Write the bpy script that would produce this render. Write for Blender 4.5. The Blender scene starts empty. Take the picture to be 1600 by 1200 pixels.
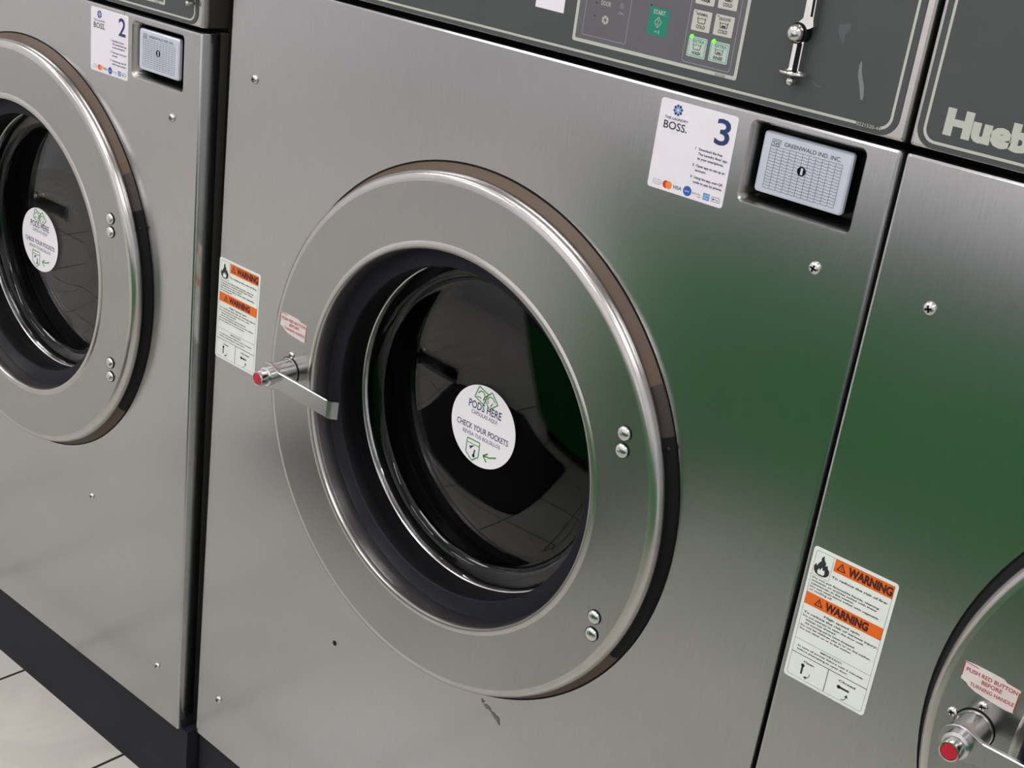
import bpy, bmesh, math, random
from mathutils import Vector, Matrix, Euler
random.seed(7)
PI = math.pi
C = bpy.context.scene.collection
scn = bpy.context.scene

# ------------------------------------------------------------------ camera, world, light, exposure
FLOOR = -0.935
cd = bpy.data.cameras.new('camera'); cam = bpy.data.objects.new('camera', cd); C.objects.link(cam)
cam.location = (1.00186, -0.76051, 0.13929)
cam.rotation_euler = (1.18275, -0.13198, 0.73521)
cd.sensor_fit = 'HORIZONTAL'; cd.sensor_width = 36.0
cd.lens = 2066.687 / 1600.0 * 36.0
cd.clip_start = 0.01
scn.camera = cam
w = bpy.data.worlds.new('world'); scn.world = w; w.use_nodes = True
w.node_tree.nodes['Background'].inputs[0].default_value = (1.0, 0.955, 0.95, 1)
w.node_tree.nodes['Background'].inputs[1].default_value = 1.2
scn.view_settings.view_transform = 'Standard'; scn.view_settings.look = 'None'
scn.view_settings.gamma = 1.0; scn.view_settings.use_curve_mapping = False
scn.view_settings.exposure = 0.0
LAMP_POWER = 13.5


# ------------------------------------------------------------------ materials
def lin(c):
    c = c / 255.0
    return c / 12.92 if c <= 0.04045 else ((c + 0.055) / 1.055) ** 2.4


def rgb(r, g, b): return (lin(r), lin(g), lin(b), 1)


def mat(name, col, rough=0.5, metal=0.0, noise=0.0, nscale=40.0, bump=0.0, stretch=(1, 1, 1), emit=None, es=0.0,
        coat=0.0, trans=0.0, spec=0.5, rnoise=0.0):
    m = bpy.data.materials.new(name); m.use_nodes = True
    nt = m.node_tree; N = nt.nodes; L = nt.links; b = N['Principled BSDF']
    b.inputs['Base Color'].default_value = col; b.inputs['Roughness'].default_value = rough
    b.inputs['Metallic'].default_value = metal
    b.inputs['Specular IOR Level'].default_value = spec
    if coat: b.inputs['Coat Weight'].default_value = coat; b.inputs['Coat Roughness'].default_value = 0.08
    if trans: b.inputs['Transmission Weight'].default_value = trans; b.inputs['IOR'].default_value = 1.5
    if emit: b.inputs['Emission Color'].default_value = emit; b.inputs['Emission Strength'].default_value = es
    if noise or bump or rnoise:
        tc = N.new('ShaderNodeTexCoord'); mp = N.new('ShaderNodeMapping'); mp.inputs['Scale'].default_value = stretch
        nz = N.new('ShaderNodeTexNoise'); nz.inputs['Scale'].default_value = nscale; nz.inputs['Detail'].default_value = 5
        L.new(tc.outputs['Object'], mp.inputs[0]); L.new(mp.outputs[0], nz.inputs['Vector'])
        if noise:
            mr = N.new('ShaderNodeMapRange'); mr.inputs[1].default_value = 0.3; mr.inputs[2].default_value = 0.7
            mr.inputs[3].default_value = 1 - noise; mr.inputs[4].default_value = 1 + noise * 0.4
            vm = N.new('ShaderNodeVectorMath'); vm.operation = 'SCALE'; vm.inputs[0].default_value = col[:3]
            L.new(nz.outputs[0], mr.inputs[0]); L.new(mr.outputs[0], vm.inputs['Scale']); L.new(vm.outputs[0], b.inputs['Base Color'])
        if rnoise:
            mr = N.new('ShaderNodeMapRange'); mr.inputs[1].default_value = 0.3; mr.inputs[2].default_value = 0.7
            mr.inputs[3].default_value = rough - rnoise; mr.inputs[4].default_value = rough + rnoise
            L.new(nz.outputs[0], mr.inputs[0]); L.new(mr.outputs[0], b.inputs['Roughness'])
        if bump:
            bp = N.new('ShaderNodeBump'); bp.inputs['Strength'].default_value = bump; bp.inputs['Distance'].default_value = 0.001
            L.new(nz.outputs[0], bp.inputs['Height']); L.new(bp.outputs[0], b.inputs['Normal'])
    return m


def steel_mat(name, col, rough, stain=0.05):
    """satin stainless sheet: fine vertical brush lines plus faint hand stains and wiped patches"""
    m = bpy.data.materials.new(name); m.use_nodes = True
    nt = m.node_tree; N = nt.nodes; L = nt.links; b = N['Principled BSDF']
    b.inputs['Metallic'].default_value = 1.0
    tc = N.new('ShaderNodeTexCoord')
    mp = N.new('ShaderNodeMapping'); mp.inputs['Scale'].default_value = (900, 900, 40)
    n1 = N.new('ShaderNodeTexNoise'); n1.inputs['Scale'].default_value = 1.0; n1.inputs['Detail'].default_value = 3
    n2 = N.new('ShaderNodeTexNoise'); n2.inputs['Scale'].default_value = 9.0; n2.inputs['Detail'].default_value = 2
    L.new(tc.outputs['Object'], mp.inputs[0]); L.new(mp.outputs[0], n1.inputs['Vector']); L.new(tc.outputs['Object'], n2.inputs['Vector'])
    r1 = N.new('ShaderNodeMapRange'); r1.inputs[1].default_value = 0.25; r1.inputs[2].default_value = 0.75
    r1.inputs[3].default_value = 0.95; r1.inputs[4].default_value = 1.05
    r2 = N.new('ShaderNodeMapRange'); r2.inputs[1].default_value = 0.0; r2.inputs[2].default_value = 1.0
    r2.inputs[3].default_value = 1.0; r2.inputs[4].default_value = 1.0 - stain
    L.new(n1.outputs[0], r1.inputs[0]); L.new(n2.outputs[0], r2.inputs[0])
    mu = N.new('ShaderNodeMath'); mu.operation = 'MULTIPLY'; L.new(r1.outputs[0], mu.inputs[0]); L.new(r2.outputs[0], mu.inputs[1])
    vm = N.new('ShaderNodeVectorMath'); vm.operation = 'SCALE'; vm.inputs[0].default_value = col[:3]
    L.new(mu.outputs[0], vm.inputs['Scale']); L.new(vm.outputs[0], b.inputs['Base Color'])
    r3 = N.new('ShaderNodeMapRange'); r3.inputs[1].default_value = 0.0; r3.inputs[2].default_value = 1.0
    r3.inputs[3].default_value = rough - 0.01; r3.inputs[4].default_value = rough + 0.02
    L.new(n2.outputs[0], r3.inputs[0]); L.new(r3.outputs[0], b.inputs['Roughness'])
    bp = N.new('ShaderNodeBump'); bp.inputs['Strength'].default_value = 0.06; bp.inputs['Distance'].default_value = 0.0002
    L.new(n1.outputs[0], bp.inputs['Height']); L.new(bp.outputs[0], b.inputs['Normal'])
    return m


M = {}
M['steel'] = steel_mat('brushed_steel', (0.485, 0.485, 0.492, 1), 0.20)
M['door_steel'] = steel_mat('door_steel', (0.41, 0.415, 0.412, 1), 0.22)
M['polished'] = mat('polished_steel', (0.55, 0.53, 0.52, 1), 0.25, 1.0, noise=0.06, nscale=60)
M['chrome'] = mat('chrome', (0.68, 0.67, 0.66, 1), 0.18, 1.0, noise=0.06, nscale=90)
M['taupe'] = mat('taupe_band', rgb(82, 64, 47), 0.5, 0.0, noise=0.08, nscale=30)
M['rubber'] = mat('black_rubber', rgb(9, 9, 13), 0.45, 0.0, spec=0.25, noise=0.15, nscale=50, bump=0.05)
M['rubber_soft'] = mat('navy_rubber', rgb(24, 24, 36), 0.55, 0.0, spec=0.25, noise=0.15, nscale=30)
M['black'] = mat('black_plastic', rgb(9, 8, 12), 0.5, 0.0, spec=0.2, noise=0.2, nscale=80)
M['plinth'] = mat('black_painted_plinth', rgb(36, 37, 44), 0.6, 0.0, spec=0.2, noise=0.2, nscale=14, bump=0.1)
M['overlay'] = mat('charcoal_overlay', rgb(68, 71, 73), 0.42, 0.0, noise=0.06, nscale=25)
M['keypad'] = mat('grey_membrane', rgb(96, 94, 99), 0.42, 0.0, noise=0.05, nscale=60)
M['silver_ink'] = mat('silver_ink', rgb(188, 190, 180), 0.5)
M['thin_ink'] = mat('thin_grey_ink', rgb(150, 152, 156), 0.5)
M['button'] = mat('pale_button', rgb(196, 196, 188), 0.5, noise=0.03)
M['button_lit'] = mat('mint_button', rgb(186, 206, 196), 0.5, noise=0.03)
M['start_green'] = mat('teal_start_button', rgb(4, 128, 104), 0.45, noise=0.03)
M['led'] = mat('green_led', rgb(90, 255, 20), 0.4, emit=(0.12, 1.0, 0.02, 1), es=1.6)
M['dark_ink'] = mat('dark_ink', rgb(38, 38, 40), 0.6)
M['brown_ink'] = mat('brown_ink', rgb(110, 84, 80), 0.6)
M['white_vinyl'] = mat('white_vinyl', rgb(236, 231, 239), 0.35, noise=0.03, nscale=60)
M['label_white'] = mat('label_white', rgb(236, 240, 234), 0.5, noise=0.03, nscale=60)
M['navy_ink'] = mat('navy_ink', rgb(34, 52, 104), 0.5)
M['blue_ink'] = mat('blue_ink', rgb(40, 84, 170), 0.5)
M['sky_ink'] = mat('sky_ink', rgb(60, 140, 205), 0.5)
M['red_ink'] = mat('red_ink', rgb(208, 40, 36), 0.5)
M['orange_dot'] = mat('orange_dot', rgb(240, 140, 60), 0.5)
M['grey_ink'] = mat('grey_ink', rgb(110, 110, 116), 0.5)
M['orange'] = mat('warning_orange', rgb(232, 106, 20), 0.5)
M['maroon_ink'] = mat('maroon_ink', rgb(66, 16, 20), 0.6)
M['green_ink'] = mat('green_ink', rgb(72, 140, 62), 0.5)
M['plum_ink'] = mat('plum_navy_ink', rgb(44, 48, 92), 0.5)
M['pink_label'] = mat('worn_pink_label', rgb(226, 214, 210), 0.55, noise=0.08, nscale=120)
M['crimson_ink'] = mat('crimson_ink', rgb(168, 44, 54), 0.55)
M['red_button'] = mat('red_button', rgb(190, 22, 48), 0.4)
M['lock_face'] = mat('lock_face_silver', rgb(208, 213, 226), 0.3, 0.25, noise=0.05, nscale=80)
M['lock_line'] = mat('lock_engraving', rgb(96, 98, 106), 0.5, 0.4)
M['lock_edge'] = mat('lock_edge_green_reflection', rgb(90, 125, 112), 0.12, 1.0)  # chrome edge; the green it mirrors is put into the base colour
M['recess_dark'] = mat('dark_recess', rgb(30, 28, 30), 0.25, 0.6, noise=0.2, nscale=60)
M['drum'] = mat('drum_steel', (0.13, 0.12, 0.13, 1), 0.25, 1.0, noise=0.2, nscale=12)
M['pocket'] = mat('pocket_steel', (0.45, 0.43, 0.41, 1), 0.25, 1.0, noise=0.1, nscale=40)
M['hinge_brown'] = mat('dark_brown_plate', rgb(46, 36, 34), 0.5, noise=0.1, nscale=40)
M['cabinet'] = mat('dark_cabinet_paint', rgb(58, 56, 52), 0.5, noise=0.1, nscale=10)
M['white_disc'] = mat('white_disc_vinyl', rgb(250, 246, 252), 0.4)
M['scuff'] = mat('pale_scuff', rgb(128, 130, 134), 0.6, noise=0.15, nscale=300)
M['faint_scuff'] = mat('faint_scuff', rgb(86, 88, 92), 0.5, noise=0.1, nscale=300)


def glass_mat():
    m = bpy.data.materials.new('door_glass'); m.use_nodes = True
    b = m.node_tree.nodes['Principled BSDF']
    b.inputs['Base Color'].default_value = (0.55, 0.56, 0.60, 1); b.inputs['Roughness'].default_value = 0.0
    b.inputs['Transmission Weight'].default_value = 1.0; b.inputs['IOR'].default_value = 1.38
    return m


M['glass'] = glass_mat()


# ------------------------------------------------------------------ mesh helpers
class MB:
    """collects geometry in panel coordinates (x right, y depth, z up) with material slots"""
    def __init__(s): s.v = []; s.f = []; s.mi = []; s.sm = []; s.mats = []

    def slot(s, m):
        if m not in s.mats: s.mats.append(m)
        return s.mats.index(m)

    def add(s, vs, fs, m, smooth=False):
        k = len(s.v); i = s.slot(m); s.v += [tuple(v) for v in vs]
        for f in fs: s.f.append([a + k for a in f]); s.mi.append(i); s.sm.append(smooth)

    def poly(s, pts, y, m): s.add([(x, y, z) for x, z in pts], [list(range(len(pts)))], m)

    def rect(s, x0, z0, x1, z1, y, m): s.poly([(x0, z0), (x1, z0), (x1, z1), (x0, z1)], y, m)

    def line(s, x0, z0, x1, z1, t, y, m):
        d = Vector((x1 - x0, z1 - z0)); n = Vector((-d.y, d.x)).normalized() * t / 2
        s.poly([(x0 - n.x, z0 - n.y), (x1 - n.x, z1 - n.y), (x1 + n.x, z1 + n.y), (x0 + n.x, z0 + n.y)], y, m)

    def path(s, pts, t, y, m):
        for a, b in zip(pts, pts[1:]): s.line(a[0], a[1], b[0], b[1], t, y, m)

    def disc(s, x, z, r, y, m, n=24, rz=None):
        rz = rz or r
        s.poly([(x + r * math.cos(2 * PI * i / n), z + rz * math.sin(2 * PI * i / n)) for i in range(n)], y, m)

    def ringflat(s, x, z, r0, r1, y, m, n=32, a0=0, a1=2 * PI):
        vs = []; fs = []
        for i in range(n + 1):
            a = a0 + (a1 - a0) * i / n
            vs += [(x + r0 * math.cos(a), y, z + r0 * math.sin(a)), (x + r1 * math.cos(a), y, z + r1 * math.sin(a))]
        for i in range(n): fs.append([2 * i, 2 * i + 1, 2 * i + 3, 2 * i + 2])
        s.add(vs, fs, m)

    def strip(s, A, B, m, smooth=True, closed=True):
        n = len(A); k = n if closed else n - 1
        s.add(list(A) + list(B), [[i, (i + 1) % n, n + (i + 1) % n, n + i] for i in range(k)], m, smooth)

    def loops(s, Ls, m, smooth=True, cap0=False, cap1=False):
        n = len(Ls[0]); vs = [v for L in Ls for v in L]; fs = []
        for j in range(len(Ls) - 1):
            for i in range(n): fs.append([j * n + i, j * n + (i + 1) % n, (j + 1) * n + (i + 1) % n, (j + 1) * n + i])
        s.add(vs, fs, m, smooth)
        if cap0: s.add(Ls[0], [list(range(n))], m)
        if cap1: s.add(Ls[-1], [list(range(n))[::-1]], m)

    def lathe(s, cx, cz, prof, m, n=128, a0=0, a1=2 * PI, smooth=True, open_=False):
        """prof: (radius, y) pairs, axis along y"""
        full = abs(a1 - a0 - 2 * PI) < 1e-6
        k = n if full else n + 1
        Ls = [[(cx + r * math.cos(a0 + (a1 - a0) * i / n), y, cz + r * math.sin(a0 + (a1 - a0) * i / n)) for i in range(k)] for r, y in prof]
        vs = [v for L in Ls for v in L]; fs = []
        for j in range(len(prof) - 1):
            for i in range(n): fs.append([j * k + i, j * k + (i + 1) % k, (j + 1) * k + (i + 1) % k, (j + 1) * k + i])
        s.add(vs, fs, m, smooth)

    def box(s, x0, x1, y0, y1, z0, z1, m):
        v = [(x, y, z) for x in (x0, x1) for y in (y0, y1) for z in (z0, z1)]
        s.add(v, [[0, 1, 3, 2], [4, 6, 7, 5], [0, 4, 5, 1], [2, 3, 7, 6], [0, 2, 6, 4], [1, 5, 7, 3]], m)

    def text(s, st, x, z, h, y, m, w=None, align='l', bold=0.0, shear=0.0):
        """text with cap height h, left/centre/right at x, base line z, optional total width w"""
        vs, fs, wd = text_geo(st, bold)
        sx = h if w is None else w / wd
        ox = {'l': 0, 'c': -wd * sx / 2, 'r': -wd * sx}[align]
        s.add([(x + ox + a * sx + shear * b * h, y, z + b * h) for a, b in vs], fs, m)

    def build(s, name, parent=None, off=(0, 0, 0), recalc=True, weld=False):
        weld = weld or (recalc and any(s.sm))
        me = bpy.data.meshes.new(name)
        me.from_pydata([(a - off[0], b - off[1], c - off[2]) for a, b, c in s.v], [], s.f)
        for m in s.mats: me.materials.append(m)
        for p, i, sm in zip(me.polygons, s.mi, s.sm): p.material_index = i; p.use_smooth = sm
        if recalc or weld:
            bm = bmesh.new(); bm.from_mesh(me)
            if weld: bmesh.ops.remove_doubles(bm, verts=bm.verts, dist=1e-6)
            if recalc: bmesh.ops.recalc_face_normals(bm, faces=bm.faces)
            bm.to_mesh(me); bm.free()
        if any(s.sm):
            fl = [p.use_smooth for p in me.polygons]
            me.set_sharp_from_angle(angle=math.radians(38))
            for p, q in zip(me.polygons, fl): p.use_smooth = q
        o = bpy.data.objects.new(name, me); C.objects.link(o)
        if parent: o.parent = parent
        return o


_tc = {}
_cap = [None]


def _raw(st, bold):
    cu = bpy.data.curves.new('t', 'FONT'); cu.body = st; cu.size = 1.0; cu.offset = bold; cu.resolution_u = 3
    ob = bpy.data.objects.new('t', cu)
    me = bpy.data.meshes.new_from_object(ob)
    vs = [(v.co.x, v.co.y) for v in me.vertices]; fs = [list(p.vertices) for p in me.polygons]
    bpy.data.objects.remove(ob); bpy.data.curves.remove(cu); bpy.data.meshes.remove(me)
    return vs, fs


def text_geo(st, bold):
    if _cap[0] is None:
        vs, _ = _raw('H', 0.0); _cap[0] = max(v[1] for v in vs)
    k = (st, bold)
    if k not in _tc:
        vs, fs = _raw(st, bold); c = _cap[0]; x0 = min(v[0] for v in vs)
        vs = [((a - x0) / c, b / c) for a, b in vs]
        _tc[k] = (vs, fs, max(v[0] for v in vs))
    return _tc[k]


def rrect(x0, z0, x1, z1, r, n=6):
    P = []
    for cx, cz, a in ((x1 - r, z1 - r, 0), (x0 + r, z1 - r, PI / 2), (x0 + r, z0 + r, PI), (x1 - r, z0 + r, 3 * PI / 2)):
        for i in range(n + 1):
            t = a + PI / 2 * i / n; P.append((cx + r * math.cos(t), cz + r * math.sin(t)))
    return P


def circ(cx, cz, r, n=96): return [(cx + r * math.cos(2 * PI * i / n), cz + r * math.sin(2 * PI * i / n)) for i in range(n)]


def fill(mb, loops, y, m):
    """flat face with holes, from closed outlines"""
    bm = bmesh.new(); es = []
    for L in loops:
        vs = [bm.verts.new((x, y, z)) for x, z in L]
        for i in range(len(vs)): es.append(bm.edges.new((vs[i], vs[(i + 1) % len(vs)])))
    bmesh.ops.triangle_fill(bm, use_beauty=True, edges=es, normal=(0, -1, 0))
    bm.verts.index_update()
    mb.add([v.co[:] for v in bm.verts], [[v.index for v in f.verts] for f in bm.faces], m); bm.free()


def at(P, y): return [(x, y, z) for x, z in P]


def tag(o, label=None, cat=None, group=None, kind=None):
    if label: o['label'] = label
    if cat: o['category'] = cat
    if group: o['group'] = group
    if kind: o['kind'] = kind
    return o


# ------------------------------------------------------------------ washing machine pieces
def screw_geo(mb, x, z, y, r, metal, dark, rot=0.3):
    mb.lathe(x, z, [(r, y), (r, y - r * 0.18), (r * 0.86, y - r * 0.42), (r * 0.5, y - r * 0.6), (0.0001, y - r * 0.66)], metal, 24)
    for k in (0, PI / 2):
        a = rot + k; dx, dz = math.cos(a) * r * 0.55, math.sin(a) * r * 0.55
        mb.line(x - dx, z - dz, x + dx, z + dz, r * 0.26, y - r * 0.69, dark)


def number_sticker(mach, off, x, z, num, W_=0.0632, H_=0.0623):
    """x,z top-left corner; u to the right, v down, both in fractions of the sticker"""
    Y = -0.0003
    b = MB(); P = rrect(x, z - H_, x + W_, z, 0.0022); b.loops([at(P, 0.0), at(P, Y)], M['white_vinyl'], False); b.poly(P, Y, M['white_vinyl'])
    o = b.build('payment_sticker', mach, off); tag(o, 'white sticker with a large navy number %s and small print' % num)
    X = lambda u: x + u * W_
    Z = lambda v: z - v * H_
    y = Y - 0.00012
    n = MB(); n.text(num, X(0.84), Z(0.335), 0.265 * H_, y, M['navy_ink'], w=0.185 * W_, align='c', bold=0.014)
    n.build('machine_number', o, off, recalc=False)
    g = MB()
    cx, cz = X(0.235), Z(0.10)
    for i in range(8):
        a = 2 * PI * i / 8 + 0.2; r1, r2 = 0.0018, 0.0042
        p1 = (cx + r1 * math.cos(a - .25), cz + r1 * math.sin(a - .25)); p2 = (cx + r2 * .8 * math.cos(a - .36), cz + r2 * .8 * math.sin(a - .36))
        p3 = (cx + r2 * math.cos(a), cz + r2 * math.sin(a)); p4 = (cx + r2 * .8 * math.cos(a + .36), cz + r2 * .8 * math.sin(a + .36))
        p5 = (cx + r1 * math.cos(a + .25), cz + r1 * math.sin(a + .25))
        g.poly([p1, p2, p3, p4, p5], y, M['navy_ink'] if i % 2 else M['blue_ink'])
    g.ringflat(cx, cz, 0.0009, 0.0015, y, M['sky_ink'])
    g.text('THE LAUNDRY', cx, Z(0.212), 0.026 * H_, y, M['navy_ink'], w=0.31 * W_, align='c', bold=0.02)
    g.text('BOSS.', cx, Z(0.318), 0.082 * H_, y, M['dark_ink'], w=0.31 * W_, align='c', bold=0.012)
    g.build('sticker_logo', o, off, recalc=False)
    t = MB()
    rows = [(0.455, '1', 'Download the free'), (0.505, '', "The Laundry Boss' app"), (0.555, '', 'to your smartphone.'),
            (0.635, '2', 'Open app to set up an'), (0.685, '', 'account.'),
            (0.765, '3', 'Using the app, scan QR'), (0.815, '', 'code to pay by phone.')]
    for v, k, s_ in rows:
        if k: t.text(k, X(0.54), Z(v), 0.026 * H_, y, M['plum_ink'], bold=0.04)
        t.text(s_, X(0.585), Z(v), 0.026 * H_, y, M['plum_ink'], w=min(0.375, 0.0178 * len(s_)) * W_, bold=0.025)
    t.build('sticker_lettering', o, off, recalc=False)
    p = MB(); zc = Z(0.925)
    xs = X(0.125)
    p.poly(rrect(xs - .0036, zc - .0018, xs + .0036, zc + .0018, .0017), y, M['grey_ink'])
    p.poly(rrect(xs - .0033, zc - .0015, xs + .0033, zc + .0015, .0014), y - .00006, M['white_vinyl'])
    p.text('G Pay', xs, zc - .0006, .0013, y - .0001, M['grey_ink'], align='c', w=.005)
    xs = X(0.245); p.disc(xs, zc, .0027, y, M['red_ink']); p.disc(X(0.285), zc, .0027, y - .00004, M['orange_dot'])
    p.text('VISA', X(0.395), zc - .0012, .0024, y, M['navy_ink'], align='c', w=.0075, bold=0.012, shear=0.2)
    xs = X(0.535); p.disc(xs, zc, .0035, y, M['blue_ink']); p.ringflat(xs, zc, .0026, .0028, y - .00006, M['sky_ink']); p.text('pay', xs, zc - .0006, .0014, y - .00006, M['white_vinyl'], align='c', w=.0036)
    xs = X(0.655); p.text('DISCOVER', xs, zc - .0006, .0011, y, M['dark_ink'], align='c', w=.0066); p.poly([(xs + .0, zc - .0020), (xs + .0036, zc - .0020), (xs + .0036, zc - .0010), (xs + .002, zc - .0014)], y, M['orange_dot'])
    xs = X(0.785); p.rect(xs - .0026, zc - .0024, xs + .0026, zc + .0024, y, M['sky_ink']); p.text('AM', xs, zc + .0002, .0013, y - .00006, M['white_vinyl'], align='c', w=.0036); p.text('EX', xs, zc - .0017, .0013, y - .00006, M['white_vinyl'], align='c', w=.0036)
    xs = X(0.905); p.poly(rrect(xs - .0034, zc - .0017, xs + .0034, zc + .0017, .0008), y, M['dark_ink']); p.poly(rrect(xs - .0031, zc - .0014, xs + .0031, zc + .0014, .0006), y - .00006, M['white_vinyl'])
    p.text('Pay', xs + .0008, zc - .0006, .0013, y - .0001, M['dark_ink'], align='c', w=.0034); p.disc(xs - .0018, zc - .0001, .0007, y - .0001, M['dark_ink'])
    p.build('card_logos', o, off, recalc=False)


def warning_label(mach, off, x, z, W_=0.0632, H_=0.1035, shear=(0, 0)):
    Y = -0.0003; y = Y - 0.00012; y2 = y - .00008
    b = MB(); P = rrect(x, z - H_, x + W_, z, 0.0025); b.loops([at(P, 0.0), at(P, Y)], M['label_white'], False); b.poly(P, Y, M['label_white'])
    o = b.build('warning_label', mach, off); tag(o, 'white safety label with two orange WARNING bands')
    X = lambda u: x + u * W_
    Z = lambda v: z - v * H_
    K = M['dark_ink']
    a = MB()
    # thin black frame
    Q = rrect(X(.035), Z(.978), X(.965), Z(.022), .002); Q2 = rrect(X(.035) + .0002, Z(.978) + .0002, X(.965) - .0002, Z(.022) - .0002, .0018)
    a.strip(at(Q, y), at(Q2, y), K, False)
    a.line(X(.035), Z(.20), X(.25), Z(.20), .0002, y, K); a.line(X(.25), Z(.20), X(.25), Z(.022), .0002, y, K)
    a.line(X(.035), Z(.80), X(.965), Z(.80), .0005, y, K); a.line(X(.50), Z(.80), X(.50), Z(.978), .0005, y, K)
    a.line(X(.035), Z(.695), X(.965), Z(.695), .0002, y, K)
    # flame pictogram
    fx, fz, f = X(.142), Z(.185), .0135
    fl = [(-.30, .0), (-.42, .15), (-.45, .35), (-.36, .55), (-.30, .42), (-.22, .62), (-.12, .74), (-.14, .92), (-.02, 1.08), (.04, .86), (.16, .72), (.15, .56), (.26, .66), (.30, .50), (.42, .38), (.43, .16), (.30, 0), (.1, -.06), (-.1, -.06)]
    a.poly([(fx + u * f, fz + v * f) for u, v in fl], y, K)
    inn = [(-.16, .02), (-.22, .16), (-.14, .34), (-.08, .22), (.0, .44), (.08, .26), (.15, .34), (.2, .15), (.14, .02)]
    a.poly([(fx + u * f, fz + v * f) for u, v in inn], y2, M['label_white'])
    # open / closed handle pictograms
    for (px, pz, mode) in ((X(.25), Z(.90), 0), (X(.72), Z(.895), 1)):
        if mode == 0:
            a.disc(px - .003, pz + .003, .0014, y, K); a.line(px - .003, pz + .003, px - .003, pz - .004, .0014, y, K)
            a.ringflat(px, pz - .002, .0031, .0036, y, K, 12, -PI / 2, .2); a.poly([(px - .001, pz - .0052), (px + .0014, pz - .004), (px + .0014, pz - .0066)], y, K)
        else:
            a.disc(px - .004, pz + .001, .0014, y, K); a.line(px - .004, pz + .001, px + .004, pz + .001, .0015, y, K)
            a.ringflat(px - .0005, pz - .004, .0031, .0036, y, K, 12, -PI / 2, .2); a.poly([(px + .0016, pz - .0042), (px + .0044, pz - .0042), (px + .003, pz - .0018)], y, K)
    a.build('label_pictograms', o, off, recalc=False)
    for k, (u0, u1, v0, v1) in enumerate(((.27, .965, .022, .115), (.035, .965, .335, .425))):
        s = MB(); s.rect(X(u0), Z(v1), X(u1), Z(v0), y, M['orange'])
        hh = (v1 - v0) * H_; zc = Z((v0 + v1) / 2); lx = X(u0 + (.085 if k == 0 else .17))
        s.poly([(lx - .36 * hh, zc - .3 * hh), (lx + .36 * hh, zc - .3 * hh), (lx, zc + .36 * hh)], y2, M['maroon_ink'])
        s.poly([(lx - .22 * hh, zc - .22 * hh), (lx + .22 * hh, zc - .22 * hh), (lx, zc + .2 * hh)], y2 - .00005, M['orange'])
        s.line(lx, zc - .16 * hh, lx, zc + .1 * hh, .06 * hh, y2 - .0001, M['maroon_ink'])
        s.text('WARNING', lx + .52 * hh, zc - .30 * hh, .60 * hh, y2, M['maroon_ink'], w=.52 * W_, bold=0.055)
        s.build('warning_band', o, off, recalc=False)
    t = MB()
    rows = [(.165, .27, 'To reduce the risk of fire:', .66, .02), (.225, .06, 'Do not put flammable liquids, cleaning', .80, .0165),
            (.248, .06, 'solvents, or articles soiled with these', .78, .0165), (.271, .06, 'substances, in the washer.', .53, .0165),
            (.294, .06, 'Do not wash items soiled with vegetable', .82, .0165), (.317, .06, 'or cooking oil.', .28, .0165),
            (.462, .30, 'High speed spin', .43, .019), (.492, .06, 'To reduce the risk of serious injury:', .89, .0195),
            (.518, .06, 'Do not attempt to open the door until:', .74, .0165), (.543, .10, 'Water has drained.', .38, .0165), (.568, .10, 'All moving parts have stopped.', .62, .0165),
            (.593, .06, 'Do not let children play in or on the washer.', .86, .0165), (.618, .06, 'Do not climb on or in the washer.', .64, .0165),
            (.722, .36, 'IMPORTANT:', .27, .0165), (.748, .09, 'In case of power failure wait 3 minutes', .80, .0165), (.774, .09, 'before attempting to open door.', .63, .0165),
            (.845, .20, 'Open', .13, .02), (.845, .64, 'Closed', .2, .02)]
    for v, u, s_, wd, h in rows:
        t.text(s_, X(u), Z(v), h * .72 * H_, y, K, w=wd * W_, bold=0.03)
    t.build('label_lettering', o, off, recalc=False)


def push_label(mach, off, x, z, y0, worn):
    """worn strip stuck above the handle; corners of the torn outline relative to top-left"""
    W_, H_ = 0.0365, 0.0185
    out = [(0, 0), (.25, -.03), (.5, -.02), (.70, .0), (.75, .08), (1, .12), (.99, 1.0), (.86, 1.03), (.52, .98), (.30, .92), (.16, .82), (.12, .74), (.01, .68)]
    Y = y0 - .00025
    b = MB(); P = [(x + u * W_, z - v * H_) for u, v in out]; b.loops([at(P, y0), at(P, Y)], M['pink_label'], False); b.poly(P, Y, M['pink_label'])
    o = b.build('handle_notice', mach, off); tag(o, 'torn pinkish notice about pushing the red button')
    t = MB(); yy = Y - .0001; K = M['crimson_ink']
    t.line(x + .0004, z - .0002, x + .0004, z - .55 * H_, .0006, yy, K); t.line(x + W_ * .99, z - .2 * H_, x + W_ * .985, z - .98 * H_, .0007, yy, K)
    t.line(x + .0004, z - .0003, x + .25 * W_, z - .05 * H_, .0005, yy, K)
    t.text('PUSH RED BUTTON', x + .06 * W_, z - .32 * H_, .0026, yy, K, w=.90 * W_, bold=0.02)
    t.text('BEFORE', x + .36 * W_, z - .54 * H_, .0026, yy, K, w=.36 * W_, bold=0.02)
    t.text('TURNING HANDLE', x + .08 * W_ + .1 * W_, z - .76 * H_ - .0004, .0025, yy, K, w=.78 * W_, bold=0.014)
    t.build('notice_lettering', o, off, recalc=False)


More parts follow.
